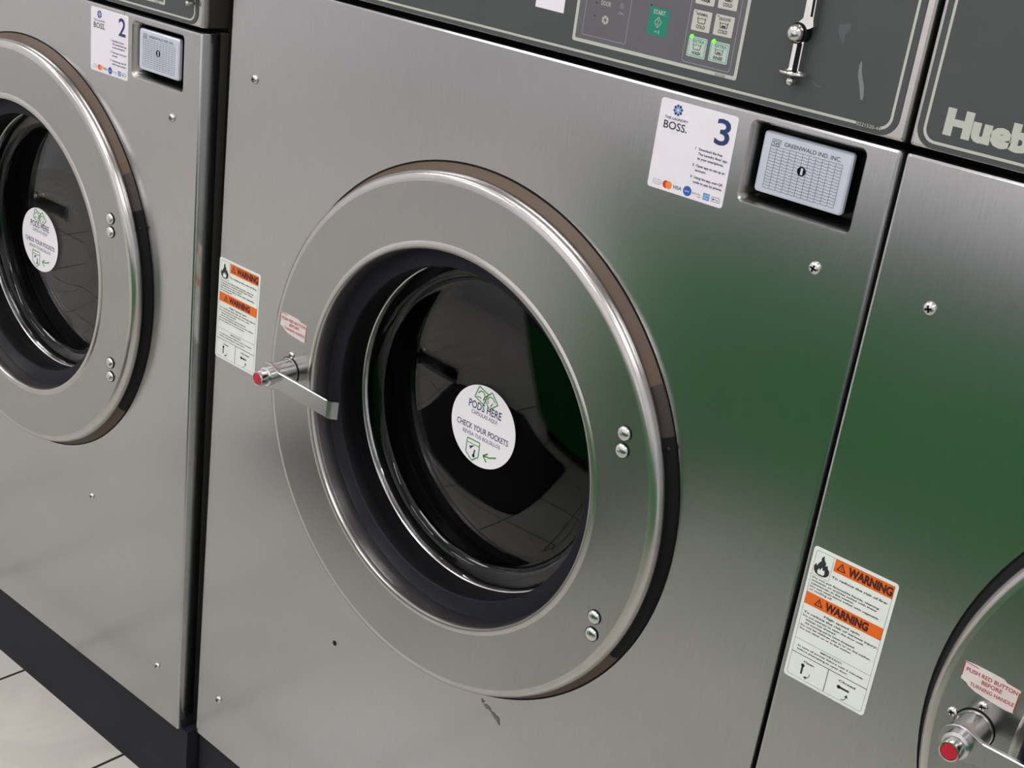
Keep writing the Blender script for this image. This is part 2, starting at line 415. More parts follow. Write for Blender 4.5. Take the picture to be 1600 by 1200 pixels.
def pods_sticker(mach, off, x, z, y, r=0.0375):
    b = MB(); P = circ(x, z, r, 64); b.loops([at(P, y), at(P, y - .0003)], M['white_vinyl'], False); b.poly(P, y - .0003, M['white_disc'])
    o = b.build('round_sticker', mach, off); tag(o, 'round white sticker reading PODS HERE on the door glass')
    yy = y - .00042; k = MB(); B = M['plum_ink']; G = M['green_ink']
    k.text('PODS HERE', x, z + .36 * r, .18 * r, yy, B, w=1.02 * r, align='c', bold=0.014)
    k.text('CAPSULAS AQUI', x, z + .22 * r, .09 * r, yy, B, w=.80 * r, align='c', bold=0.004)
    k.text('CHECK YOUR POCKETS', x, z - .17 * r, .135 * r, yy, B, w=1.62 * r, align='c', bold=0.014)
    k.text('REVISA TUS BOLSILLOS', x, z - .33 * r, .09 * r, yy, B, w=1.18 * r, align='c', bold=0.004)
    k.build('sticker_lettering', o, off, recalc=False)
    g = MB()
    for (cx, cz, a) in ((x - .16 * r, z + .74 * r, -.35), (x + .14 * r, z + .70 * r, .75)):
        s = .14 * r; c, d = math.cos(a), math.sin(a)
        T = lambda u, v: (cx + (u * c - v * d) * s, cz + (u * d + v * c) * s)
        g.path([T(-1.1, -1.1), T(1.1, -1.1), T(1.1, 1.1), T(-1.1, 1.1), T(-1.1, -1.1)], .030 * r, yy, G)
        g.path([T(.7, -.6), T(.7, .3), T(.2, .75), T(-.5, .6), T(-.75, -.1)], .028 * r, yy, G)
        g.path([T(.2, -.5), T(-.4, -.6), T(-.7, -.9)], .028 * r, yy, G)
    g.build('banknote_drawing', o, off, recalc=False); g = MB()
    px, pz = x - .22 * r, z - .66 * r
    U = lambda u, v: (px + u * r, pz + v * r)
    g.path([U(-.20, .24), U(.20, .24), U(.20, -.12), U(.02, -.27), U(-.20, -.12), U(-.20, .24)], .028 * r, yy, G)
    g.line(*U(-.2, .14), *U(.2, .14), .02 * r, yy, G)
    g.line(*U(-.08, .0), *U(-.02, .08), .03 * r, yy, B); g.line(*U(-.11, .04), *U(.02, .1), .03 * r, yy, B)
    g.line(*U(.07, .02), *U(.05, -.14), .04 * r, yy, B); g.disc(*U(.05, -.14), .045 * r, yy, B)
    g.path([(x + .52 * r, z - .58 * r), (x + .32 * r, z - .66 * r), (x + .14 * r, z - .68 * r)], .036 * r, yy, G)
    g.path([(x + .26 * r, z - .58 * r), (x + .12 * r, z - .68 * r), (x + .24 * r, z - .80 * r)], .036 * r, yy, G)
    g.build('pocket_drawing', o, off, recalc=False)


def make_door(mach, off, cx, cz, hinge, darkband):
    YF = -.018
    d = MB()
    d.lathe(cx, cz, [(.1605, .004), (.1605, -.013), (.1612, -.0170), (.1622, -.0186), (.1642, -.0192), (.1664, -.0188), (.1682, YF)], M['polished'], 160)
    d.lathe(cx, cz, [(.1682, YF), (.2160, YF)], M['door_steel'], 160, smooth=False)
    d.lathe(cx, cz, [(.2160, YF), (.2190, -.0177), (.2215, -.0166), (.2233, -.0146), (.2242, -.0118), (.2243, -.0085), (.2230, -.0062)], M['polished'], 160)
    do = d.build('door', mach, off, recalc=True, weld=True)
    a, b = hinge
    sl = MB(); sl.ringflat(cx, cz, .2285, .2313, -.00025, M['black'], 128); tag(sl.build('door_gap_line', mach, off, recalc=False), 'thin black line painted for the dark gap round the door')  # flat black ring painted in place of the shaded gap round the band
    s = MB()
    prof = [(.2222, -.0064), (.2290, -.0012), (.2299, 0.0)]
    segs = [(b, a + 2 * PI, M['taupe'])] if not darkband else [(b, darkband[0], M['taupe']), (darkband[0], a + 2 * PI, M['rubber'])]
    for s0, s1, mm in segs: s.lathe(cx, cz, prof, mm, 120, s0, s1)
    so = s.build('door_side_band', do, off); tag(so, 'taupe side band of the door')
    h = MB(); hp = [(.2215, -.0062), (.2262, -.0052), (.2299, -.0012), (.2303, 0.0)]; h.lathe(cx, cz, hp, M['black'], 60, a, b - .17); h.lathe(cx, cz, hp, M['hinge_brown'], 16, b - .17, b)
    ho = h.build('hinge_cover', do, off); tag(ho, 'black hinge cover beside the door')
    hs = MB(); aa = a + (b - a) * .80
    screw_geo(hs, .0, .0, 0, .0026, M['recess_dark'], M['black'])
    hso = hs.build('hinge_screw', mach, (0, 0, 0)); hso.location = Vector((cx + .2262 * math.cos(.35), -.0046, cz + .2262 * math.sin(.35))) - Vector(off)
    # rubber gasket, retaining ring, glass
    g = MB()
    g.lathe(cx, cz, [(.1606, .0015), (.1575, .0005), (.1450, .0008), (.1441, .0020)], M['rubber_soft'], 128)
    g.lathe(cx, cz, [(.1441, .0020), (.1438, .012), (.1452, .013), (.1450, .020), (.1466, .0215), (.1470, .031), (.152, .040)], M['rubber'], 128)
    go = g.build('rubber_gasket', do, off, weld=True); tag(go, 'black rubber gasket inside the door ring')
    r = MB(); r.lathe(cx, cz, [(.1470, .0335), (.1470, .0308), (.1462, .0300), (.1453, .0308), (.1453, .0335)], M['polished'], 128)
    tag(r.build('retaining_ring', do, off), 'thin bright steel ring around the glass')
    gl = MB()
    pr = [(.1455, .0320), (.1340, .0335), (.1300, .0360), (.1275, .0400), (.1240, .0402), (.118, .0385), (.05, .0382), (.0003, .0382)]
    bk = [(r_, y_ + .006) for r_, y_ in pr[::-1]]
    gl.lathe(cx, cz, pr + bk + [pr[0]], M['glass'], 128)
    tag(gl.build('door_glass', do, off, weld=True), 'dark round glass of the door')
    # paired rivets over the hinge
    for (dx, dz) in ((.1815, .0815), (.1822, .0678), (.1842, -.0745), (.1846, -.0898)):
        q = MB(); x, z = cx + dx, cz + dz
        q.lathe(x, z, [(.0062, YF), (.0062, YF - .0008)], M['black'], 24)
        q.lathe(x, z, [(.0058, YF - .0002), (.0057, YF - .0012), (.0048, YF - .0024), (.003, YF - .0031), (.0001, YF - .0034)], M['chrome'], 24)
        q.build('rivet', do, off)
    return do


def make_handle(mach, off, x, z, ang=0.0, screws=((.003, .0165),)):
    """barrel on the door face, flat lever to the right with a bent tip, red push button in a knurled collar"""
    YF = -.018; YL = -.0425
    def T(u, v): return (x + u * math.cos(ang) - v * math.sin(ang), z + u * math.sin(ang) + v * math.cos(ang))
    l = MB(); t = .0032; hw = .0082
    # lever outline: rounded head round the collar, straight strip
    top = []
    N_ = 14
    head = [(.0125 * math.cos(PI * .22 + (2 * PI - .44 * PI) * i / N_), .0125 * math.sin(PI * .22 + (2 * PI - .44 * PI) * i / N_)) for i in range(N_ + 1)]
    out = [(.080, hw), (.014, hw)] + head[1:-1] + [(.014, -hw), (.080, -hw)]
    P = [T(u, v) for u, v in out]
    Pi = [T(u * .992, v * .94) for u, v in out]
    l.loops([at(P, YL + t), at(P, YL + .0006), at(Pi, YL)], M['steel'], False)
    l.poly(Pi, YL, M['steel']); l.poly(P[::-1], YL + t, M['steel'])
    # bent tip going back towards the door
    n = 6; A = []; Bk = []
    for i in range(n + 1):
        a = i / n * .80; R = .008
        A.append((.080 + R * math.sin(a), YL + R * (1 - math.cos(a)))); Bk.append((.080 + (R - t) * math.sin(a), YL + t + (R - t) * (1 - math.cos(a))))
    e = (.0050 * math.cos(.80), .0050 * math.sin(.80))
    A.append((A[-1][0] + e[0], A[-1][1] + e[1])); Bk.append((Bk[-1][0] + e[0], Bk[-1][1] + e[1]))
    Ls = []
    for (u, yy), (u2, y2) in zip(A, Bk):
        a1, a2 = T(u, -hw), T(u, hw); b1, b2 = T(u2, -hw), T(u2, hw)
        Ls.append([(a1[0], yy, a1[1]), (a2[0], yy, a2[1]), (b2[0], y2, b2[1]), (b1[0], y2, b1[1])])
    l.loops(Ls, M['steel'], False, cap1=True)
    lo = l.build('door_handle', mach, off)
    b = MB(); b.lathe(x, z, [(.0134, YF), (.0134, YF - .0005), (.0126, YF - .0005)], M['black'], 48); b.lathe(x, z, [(.0126, YF - .0005), (.0126, YF - .0010), (.0118, YF - .0012), (.0116, YL + t)], M['polished'], 48); b.build('handle_barrel', lo, off)
    c = MB()
    for i in range(14): pass
    c.lathe(x, z, [(.0088, YL), (.0088, YL - .0035), (.0070, YL - .0045), (.0068, YL - .0118), (.0064, YL - .0126), (.0055, YL - .0128), (.0054, YL - .0118)], M['chrome'], 40); c.build('button_collar', lo, off)
    r = MB(); r.lathe(x, z, [(.0054, YL - .0116), (.0052, YL - .0124), (.0030, YL - .0128), (.0001, YL - .0129)], M['red_button'], 32)
    tag(r.build('push_button', lo, off), 'red push button at the end of the handle')
    for (u, v) in screws:
        q = MB(); screw_geo(q, x + u, z + v, YF, .0034, M['chrome'], M['black']); q.build('handle_screw', lo, off)


def make_lock(mach, off, x0, x1, z1, z0, yp=.004):
    """coin-box lock: cast plate inside the pressed pocket of the front"""
    px0, px1, pz0, pz1 = x0 + .0100, x1 - .0118, z0 + .0105, z1 - .0072
    b = MB(); P0 = rrect(px0 - .0012, pz0 - .0012, px1 + .0012, pz1 + .0012, .0025); P1 = rrect(px0, pz0, px1, pz1, .0018)
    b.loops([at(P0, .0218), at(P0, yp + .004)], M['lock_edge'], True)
    b.loops([at(P0, yp + .004), at(P0, yp + .0012), at(P1, yp)], M['lock_face'], True); b.poly(P1, yp, M['lock_face'])
    o = b.build('coin_box_lock', mach, off); tag(o, 'silver lock plate engraved with rows of marks')
    w_, h_ = px1 - px0, pz1 - pz0; y = yp - .0001; K = M['lock_line']
    g = MB()
    gx0, gx1, gz0, gz1 = px0 + .085 * w_, px1 - .075 * w_, pz0 + .065 * h_, pz1 - .20 * h_
    nc, nr = 11, 14
    for i in range(nc + 1):
        x = gx0 + (gx1 - gx0) * i / nc; g.line(x, gz0, x, gz1, .00028, y, K)
    for j in range(nr + 1):
        z = gz0 + (gz1 - gz0) * j / nr
        for i in range(nc):
            xa = gx0 + (gx1 - gx0) * i / nc; xb = gx0 + (gx1 - gx0) * (i + 1) / nc; xm = (xa + xb) / 2
            g.path([(xa, z), (xa + .3 * (xb - xa), z + .0004), (xm, z - .0002), (xb, z + .0002)], .00030, y, K)
    g.build('engraved_grid', o, off, recalc=False)
    t = MB()
    t.text('GREENWALD IND. INC.', px0 + .235 * w_, pz1 - .155 * h_, .068 * h_, y, K, w=.66 * w_, bold=0.02)
    lx, lz = px0 + .14 * w_, pz1 - .13 * h_
    t.path([(lx - .0036, lz - .0020), (lx + .0026, lz - .0020), (lx + .0036, lz + .0020), (lx - .0026, lz + .0020), (lx - .0036, lz - .0020)], .0004, y, K)
    t.text('GI', lx, lz - .0012, .0024, y, K, align='c', w=.0046, bold=0.02)
    t.build('lock_lettering', o, off, recalc=False)
    k = MB(); kx, kz = px0 + .49 * w_, pz0 + .51 * h_
    k.lathe(kx, kz, [(.0031, yp), (.0031, yp - .0003), (.0026, yp - .0003), (.0026, yp - .0001), (.0001, yp - .0001)], M['black'], 32)
    k.rect(kx - .0006, kz - .0022, kx + .0010, kz + .0022, yp - .0002, M['lock_face'])
    tag(k.build('keyhole', o, off, recalc=False), 'round black keyhole')


def make_washer(label, origin, euler, W_, dc, hinge, darkband=None, H_=0.83, kind=3, xr=False, number=None, handle=None, baseH=None):
    """x runs 0..W_, front plane y=0, top of the front sheet z=0"""
    x0, x1 = (-W_, 0.0) if xr else (0.0, W_)
    off = ((x0 + x1) / 2, 0.0, (FLOOR - origin[2]))
    mach = bpy.data.objects.new('washing_machine', None); C.objects.link(mach)
    R = Euler(euler, 'XYZ').to_matrix()
    mach.location = Vector(origin) + R @ Vector(off); mach.rotation_euler = euler
    tag(mach, label, 'washing machine', 'front-loading washers standing in a row')
    cx, cz = dc
    # --- front sheet with holes for the door and the coin-box pocket
    lx1 = x1 - .0215 if not xr else x1 - .0262; lx0 = lx1 - (.0852 if not xr else .0812)
    lz1, lz0 = (-.0045, -.0600) if not xr else (-.0060, -.0600)
    if xr: lx0, lx1 = -.1085, -.0262
    f = MB(); e = .0022; S = M['steel']
    outer = [rrect(x0 + e, -H_ + e, x1 - e, -e, .0015, 3), rrect(x0 + .0007, -H_ + .0007, x1 - .0007, -.0007, .0015, 3), rrect(x0, -H_, x1, 0, .0015, 3)]
    pk = rrect(lx0, lz0, lx1, lz1, .0050, 6)
    fill(f, [outer[0], circ(cx, cz, .168), pk], 0.0, S)
    f.loops([at(outer[0], 0), at(outer[1], .0007), at(outer[2], .0022), at(outer[2], .021)], S, True); f.loops([at(outer[2], .021), at(outer[2], .030)], M['cabinet'], True)
    pk1 = rrect(lx0 + .0012, lz0 + .0012, lx1 - .0012, lz1 - .0012, .0045, 6); pk2 = rrect(lx0 + .0062, lz0 + .0050, lx1 - .0050, lz1 - .0045, .0030, 6)
    f.loops([at(pk, 0), at(pk1, .0014), at(pk2, .0175)], M['pocket'], True)
    f.loops([at(pk2, .0175), at(pk2, .0220)], M['recess_dark'], True); f.poly(pk2, .0220, M['recess_dark'])
    f.loops([at(circ(cx, cz, .168), 0), at(circ(cx, cz, .168), .05)], M['black'], True)
    f.build('front_panel', mach, off, weld=True)
    # --- cabinet behind
    c = MB(); c.box(x0 + .002, x1 - .002, .031, .70, -H_, .26, M['cabinet']); 
    # open the cabinet front for the drum: replace front face
    c.f.pop(2); c.mi.pop(2); c.sm.pop(2)
    fill(c, [[(x0 + .002, -H_), (x1 - .002, -H_), (x1 - .002, .26), (x0 + .002, .26)], circ(cx, cz, .175), [(lx0 - .004, lz0 - .004), (lx1 + .004, lz0 - .004), (lx1 + .004, lz1 + .002), (lx0 - .004, lz1 + .002)]], .031, M['black'])
    c.build('cabinet', mach, off)
    bz = FLOOR - origin[2]
    b = MB(); b.box(x0 + (.001 if not xr else -.0), x1 + (.0100 if xr else -.001), .006, .66, bz + .0, -H_ - .0005, M['plinth'])
    tag(b.build('base_plinth', mach, off), 'black plinth under the cabinet')
    # --- drum
    d = MB()
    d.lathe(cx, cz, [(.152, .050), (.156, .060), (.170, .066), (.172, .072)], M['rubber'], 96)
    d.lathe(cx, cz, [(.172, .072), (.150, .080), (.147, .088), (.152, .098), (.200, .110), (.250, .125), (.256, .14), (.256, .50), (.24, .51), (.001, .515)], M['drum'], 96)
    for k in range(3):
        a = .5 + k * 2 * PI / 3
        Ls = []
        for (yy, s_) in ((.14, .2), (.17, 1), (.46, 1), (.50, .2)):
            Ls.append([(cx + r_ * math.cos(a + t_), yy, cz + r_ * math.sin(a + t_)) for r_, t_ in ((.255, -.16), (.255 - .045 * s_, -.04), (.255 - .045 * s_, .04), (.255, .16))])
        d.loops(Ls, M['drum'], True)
    tag(d.build('drum', mach, off), 'dark steel drum behind the glass')
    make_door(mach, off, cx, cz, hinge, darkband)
    if handle: make_handle(mach, off, *handle[0], ang=handle[1], screws=handle[2])
    make_lock(mach, off, lx0, lx1, lz1, lz0, .004 if not xr else .002)
    # --- console
    g = .0042; top = .235
    k = MB()
    o1 = [rrect(x0 + e, g + e, x1 - e, top, .0015, 3), rrect(x0 + .0007, g + .0007, x1 - .0007, top, .0015, 3), rrect(x0, g, x1, top, .0015, 3)]
    k.poly(o1[0], -.0004, M['polished']); k.loops([at(o1[0], -.0004), at(o1[1], .0004), at(o1[2], .0022), at(o1[2], .009)], M['polished'], True); k.loops([at(o1[2], .009), at(o1[2], .030)], M['cabinet'], True)
    ko = k.build('control_console', mach, off)
    v = MB(); ml, mr = .0030, .0062
    a0, a1, az = x0 + ml, x1 - mr, g + .0012
    P = rrect(a0, az, a1, top - .006, .012, 8)
    v.loops([at(P, -.0004), at(P, -.0010)], M['overlay'], False); v.poly(P, -.0010, M['overlay'])
    vo = v.build('console_overlay', ko, off); tag(vo, 'charcoal overlay of the control console')
    y = -.00112
    li = MB(); i0, i1 = .0040, .0057
    A = rrect(a0 + i0, az + i0 - .0008, a1 - i0, top - .011, .0085, 8); B = rrect(a0 + i1, az + i1 - .0008, a1 - i1, top - .0127, .0072, 8)
    li.strip(at(A, y), at(B, y), M['silver_ink'], False); li.build('border_line', ko, off, recalc=False)
    if kind == 3:
        t = MB(); t.rect(x1 - .0335, az + i0 - .0014, x1 - .0165, az + i0 + .001, y - .0001, M['overlay'])
        t.text('0221520-44', x1 - .0330, az + i0 - .0012, .0021, y - .0002, M['silver_ink'], w=.0165)
        t.build('part_number', ko, off, recalc=False)
    # brand lettering at the left of the console
    t = MB(); wt = text_geo('Huebsch', .075)[2] / text_geo('Hue', .075)[2] * .0415; t.text('Huebsch', x0 + .0192, .0166, .0136, y, M['silver_ink'], w=wt, bold=0.062); t.build('brand_lettering', ko, off, recalc=False)
    if kind == 3:
        q = MB(); q.poly([(x0 + u, v_) for u, v_ in ((.3573, .0326), (.3844, .0323), (.3844, .052), (.3573, .052))], y, M['white_vinyl'])
        tag(q.build('blank_code_sticker', ko, off, recalc=False), 'small white sticker on the console')
    keypad(ko, off, x0, y)
    coin_piece(ko, off, x0)
    if kind == 3:
        for pts, mm in (([(.6188, .0430), (.6205, .0462), (.6222, .0440), (.6232, .0400), (.6255, .0370), (.6300, .0318), (.6322, .0262), (.6318, .0235), (.6296, .0232), (.6272, .0270), (.6240, .0320), (.6205, .0360)], 'scuff'),
                        ([(.6010, .0640), (.6085, .0660), (.6090, .0620), (.6066, .0590), (.6062, .0530), (.6035, .0560), (.6010, .0600)], 'faint_scuff'),
                        ([(.5905, .0268), (.5935, .0264), (.5990, .0252), (.5968, .0244), (.5935, .0250)], 'faint_scuff')):
            s = MB(); s.poly([(x0 + (u - .626) * .55 + .626 - .002 if mm == 'scuff' else x0 + u, v_) for u, v_ in pts], y, M[mm])
            tag(s.build('scuff_mark', ko, off, recalc=False), 'pale scuff on the console')
    return mach, off, (x0, x1)


def keypad(ko, off, x0, y):
    K = MB(); X = lambda u: x0 + u
    zt = .150
    A = rrect(X(.3955), .0160, X(.5362), zt, .0016, 3); B = rrect(X(.3979), .0184, X(.5338), zt - .0024, .0010, 3)
    K.poly(B, y, M['keypad']); K.strip(at(A, y), at(B, y), M['silver_ink'], False)
    o = K.build('keypad', ko, off, recalc=False)
    y -= .0001
    D = MB()
    for (a, b, c, d, r) in ((.4035, .0215, .4428, .090, .0015), (.4913, .0200, .5302, .140, .002)):
        P = rrect(X(a), b, X(c), d, r, 3); Q = rrect(X(a) + .0004, b + .0004, X(c) - .0004, d - .0004, r - .0003, 3); D.strip(at(P, y), at(Q, y), M['thin_ink'], False)
    T = M['thin_ink']
    D.text('DOOR', X(.4170), .0440, .0030, y, M['silver_ink'], w=.0085, bold=.01)
    D.ringflat(X(.4225), .0345, .0010, .0030, y, M['silver_ink'], 12)
    for k in range(3): D.line(X(.4225) + .0028 * math.cos(k * 1.047), .0345 + .0028 * math.sin(k * 1.047), X(.4225) - .0028 * math.cos(k * 1.047), .0345 - .0028 * math.sin(k * 1.047), .0005, y - .0001, M['keypad'])
    D.disc(X(.4128), .0448, .0007, y, M['dark_ink']); D.disc(X(.4128), .0360, .0007, y, M['dark_ink'])
    D.ringflat(X(.4352), .0462, .0014, .0017, y, T, 12); D.line(X(.4352), .0452, X(.4352), .0472, .0004, y, T); D.path([(X(.4330), .0405), (X(.4343), .0420), (X(.4352), .0405), (X(.4362), .0420), (X(.4376), .0405)], .0005, y, T)
    D.text('0221520', X(.5195), .0162, .0016, y - .0001, M['dark_ink'], w=.008)
    # start / push arrow
    P = rrect(X(.4590), .0323, X(.4756), .0505, .0010, 3); D.poly(P, y, M['start_green'])
    S = M['silver_ink']; yy = y - .0001
    D.text('START', X(.4673), .0462, .0027, yy, S, w=.0100, align='c', bold=.02)
    D.path([(X(.4673), .0445), (X(.4702), .0410), (X(.4673), .0375), (X(.4644), .0410), (X(.4673), .0445)], .0004, yy, S); D.line(X(.4673), .0390, X(.4673), .0430, .0004, yy, S)
    D.path([(X(.4655), .0343), (X(.4668), .0352), (X(.4676), .0343)], .0004, yy, S); D.line(X(.4690), .0336, X(.4690), .0358, .0007, yy, S)
    D.disc(X(.4598), .0512, .0007, y, M['dark_ink'])
    D.build('keypad_print', o, off, recalc=False)
    words = {(0, 0): ('EXTRA', 'WASH'), (0, 1): ('EXTRA', 'RINSE'), (1, 0): ('NORMAL', 'COLD'), (1, 1): ('DELICATES', 'COLD'), (2, 0): ('NORMAL', 'WARM'), (2, 1): ('PERM PRESS', 'COLD'), (3, 0): ('NORMAL', 'HOT'), (3, 1): ('PERM PRESS', 'WARM')}
    for row in range(4):
        for col in range(2):
            bx = .4944 if col == 0 else .5121; bz = .0243 + row * .0171 + (.0001 if col else 0)
            lit = row == 0
            b = MB(); P = rrect(X(bx), bz, X(bx + .0148), bz + .0133, .0008, 3); b.loops([at(P, y), at(P, y - .0002)], M['button'], False)
            b.poly(P, y - .0002, M['button_lit'] if lit else M['button'])
            y3 = y - .0003; K3 = M['dark_ink']; cx = X(bx + .0074)
            if lit:
                P1 = rrect(X(bx) + .0008, bz + .0008, X(bx + .0148) - .0008, bz + .0125, .0006, 3); P2 = rrect(X(bx) + .0011, bz + .0011, X(bx + .0148) - .0011, bz + .0122, .0005, 3); b.strip(at(P1, y3), at(P2, y3), M['start_green'], False)
                b.text(words[(row, col)][0], cx + .0008, bz + .0096, .0019, y3, M['start_green'], w=.0092, align='c', bold=.02)
            else:
                b.text(words[(row, col)][0], cx, bz + .0100, .0017, y3, K3, w=.0090, align='c', bold=.02)
                b.disc(X(bx + .0020), bz + .0122, .0008, y3, M['grey_ink'], rz=.0004)
            b.text(words[(row, col)][1], cx, bz + .0018, .0021, y3, K3, w=.0072, align='c', bold=.025)
            ik = M['brown_ink'] if lit else K3
            b.path([(cx - .0032, bz + .0090), (cx - .0026, bz + .0052), (cx + .0026, bz + .0052), (cx + .0032, bz + .0090)], .0005, y3, ik)
            b.path([(cx - .0032, bz + .0084), (cx - .0016, bz + .0078), (cx, bz + .0085), (cx + .0016, bz + .0078), (cx + .0032, bz + .0084)], .0004, y3, ik)
            if col: b.rect(cx - .0016, bz + .0056, cx + .0016, bz + .0068, y3, ik)
            bo = b.build('cycle_button', ko, off, recalc=False)
            if lit:
                l = MB(); l.lathe(X(bx + .0022), bz + .0131, [(.0013, y - .0002), (.0012, y - .0007), (.0006, y - .0011), (.0001, y - .0012)], M['led'], 20)
                tag(l.build('indicator_light', ko, off), 'lit green indicator light')


def coin_piece(ko, off, x0):
    """chrome coin-chute fitting: upright slotted bars, ball knob between them and a small dish below"""
    X = lambda u: x0 + u + .003
    b = MB(); yb = -.0010; yf = -.0075
    low = [(.5730, .0500), (.5800, .0500), (.5802, .0295), (.5732, .0295)]
    up = [(.5760, .0900), (.5822, .0900), (.5832, .0645), (.5842, .0600), (.5822, .0585), (.5796, .0575), (.5760, .0592), (.5735, .0610), (.5762, .0640)]
    for P in (low, up):
        P = [(X(u), v) for u, v in P]; b.loops([at(P, yb), at(P, yf)], M['chrome'], False); b.poly(P, yf, M['chrome'])
    b.poly([(X(u), v) for u, v in ((.5758, .0485), (.5768, .0493), (.5784, .0493), (.5792, .0485), (.5794, .0310), (.5758, .0310))], yf - .0001, M['black'])
    b.poly([(X(u), v) for u, v in ((.5797, .0900), (.5817, .0900), (.5824, .0655), (.5808, .0655))], yf - .0001, M['black'])
    o = b.build('coin_chute', ko, off); tag(o, 'chrome coin chute fitting with black slots')
    k = MB()
    k.lathe(X(.5745), .0545, [(.0064, yb), (.0066, yf), (.0058, yf - .0010)], M['black'], 32)
    k.lathe(X(.5740), .0545, [(.0056, yf - .0008), (.0054, yf - .0030), (.0043, yf - .0050), (.0024, yf - .0061), (.0001, yf - .0064)], M['chrome'], 32); k.build('return_knob', ko, off)
    d = MB()
    ring = []
    n = 32
    # small dish: flattened torus lying level
    for j in range(9):
        a = 2 * PI * j / 8
        ring.append([(X(.5765) + (.0088 + .0011 * math.cos(a)) * math.cos(2 * PI * i / n), -.0065 + (.0075 + .0011 * math.cos(a)) * math.sin(2 * PI * i / n), .0305 + .0011 * math.sin(a)) for i in range(n)])
    d.loops(ring, M['chrome'], True)
    d.lathe(X(.5765), .0250, [(.0001, -.0100), (.0022, -.0090), (.0028, -.0060), (.0022, -.0012)], M['chrome'], 16)
    d.build('coin_return_dish', ko, off)


# ------------------------------------------------------------------ room
def plane_obj(name, v, m, kind='structure'):
    me = bpy.data.meshes.new(name); me.from_pydata(v, [], [list(range(len(v)))]); me.materials.append(m)
    o = bpy.data.objects.new(name, me); C.objects.link(o)
    if kind: o['kind'] = kind
    return o


def slab(name, x0, x1, y0, y1, z0, z1, m, kind='structure'):
    b = MB(); b.box(x0, x1, y0, y1, z0, z1, m); o = b.build(name)
    if kind: o['kind'] = kind
    return o


def tile_mat():
    m = bpy.data.materials.new('marble_tile'); m.use_nodes = True
    N = m.node_tree.nodes; L = m.node_tree.links; b = N['Principled BSDF']
    tc = N.new('ShaderNodeTexCoord'); mp = N.new('ShaderNodeMapping')
    mp.inputs['Location'].default_value = (TX0, TY0, 0); L.new(tc.outputs['Object'], mp.inputs[0])
    br = N.new('ShaderNodeTexBrick'); br.offset = 0.0; br.inputs['Scale'].default_value = 1.0
    br.inputs['Brick Width'].default_value = TS; br.inputs['Row Height'].default_value = TS; br.inputs['Mortar Size'].default_value = 0.0022
    br.inputs['Mortar Smooth'].default_value = 0.1
    br.inputs['Color1'].default_value = rgb(212, 209, 204); br.inputs['Color2'].default_value = rgb(206, 203, 194); br.inputs['Mortar'].default_value = rgb(62, 52, 44)
    L.new(mp.outputs[0], br.inputs['Vector'])
    nz = N.new('ShaderNodeTexNoise'); nz.inputs['Scale'].default_value = 7; nz.inputs['Detail'].default_value = 8; nz.inputs['Distortion'].default_value = 1.6
    L.new(tc.outputs['Object'], nz.inputs['Vector'])
    mr = N.new('ShaderNodeMapRange'); mr.inputs[1].default_value = .45; mr.inputs[2].default_value = .6; mr.inputs[3].default_value = 1; mr.inputs[4].default_value = .9
    L.new(nz.outputs[0], mr.inputs[0])
    vm = N.new('ShaderNodeVectorMath'); vm.operation = 'SCALE'; L.new(br.outputs['Color'], vm.inputs[0]); L.new(mr.outputs[0], vm.inputs['Scale'])
    L.new(vm.outputs[0], b.inputs['Base Color']); b.inputs['Roughness'].default_value = 0.22
    bp = N.new('ShaderNodeBump'); bp.inputs['Strength'].default_value = .3; bp.inputs['Distance'].default_value = .002; bp.invert = True
    L.new(br.outputs['Fac'], bp.inputs['Height']); L.new(bp.outputs[0], b.inputs['Normal'])
    return m


TS = 0.221; TX0 = 0.125; TY0 = 0.155
M['tile'] = tile_mat()
M['wall'] = mat('painted_wall', rgb(228, 228, 232), 0.8, noise=0.04, nscale=6)
M['wall_white'] = mat('white_wall', rgb(246, 245, 247), 0.7, noise=0.02, nscale=6)
M['ceiling'] = mat('ceiling_tile', rgb(225, 224, 220), 0.9, noise=0.04, nscale=20)
M['green'] = mat('green_laminate', rgb(38, 160, 72), 0.5, noise=0.05, nscale=8)
M['bench_top'] = mat('dark_bench_top', rgb(112, 114, 120), 0.5, noise=0.05, nscale=8)
M['lamp'] = mat('lamp_diffuser', (1, 1, 1, 1), 0.5, emit=(1.0, 0.985, 0.98, 1), es=LAMP_POWER)
M['white_metal'] = mat('white_enamel', rgb(225, 225, 222), 0.4, noise=0.03)
RX0, RX1, RY0, RY1, CEIL = -3.2, 3.4, -3.4, 0.85, 1.75
slab('floor', RX0, RX1, RY0, RY1, FLOOR - .05, FLOOR, M['tile'])
slab('ceiling', RX0, RX1, RY0, RY1, CEIL, CEIL + .05, M['ceiling'])
slab('wall_back', RX0, RX1, RY1, RY1 + .1, FLOOR, CEIL, M['wall'])
wf = MB()
for x0_, x1_, z0_, z1_ in ((RX0, -1.9, FLOOR, CEIL), (1.5, RX1, FLOOR, CEIL), (-1.9, 1.5, FLOOR, FLOOR + .06), (-1.9, 1.5, 1.3, CEIL)):
    wf.box(x0_, x1_, RY0 - .1, RY0, z0_, z1_, M['wall'])
wf.build('wall_front')['kind'] = 'structure'   # opening added in the unseen wall; its sky brightens steel reflections and stickers
fr = MB()
for x0_ in (-1.9, -.79, .32, 1.44): fr.box(x0_, x0_ + .06, RY0 - .08, RY0 - .02, FLOOR + .06, 1.3, M['cabinet'])
fr.build('trim_1')['kind'] = 'structure'
slab('wall_left', RX0 - .1, RX0, RY0, RY1, FLOOR, CEIL, M['wall_white'])
slab('wall_right', RX1, RX1 + .1, RY0, RY1, FLOOR, CEIL, M['wall'])
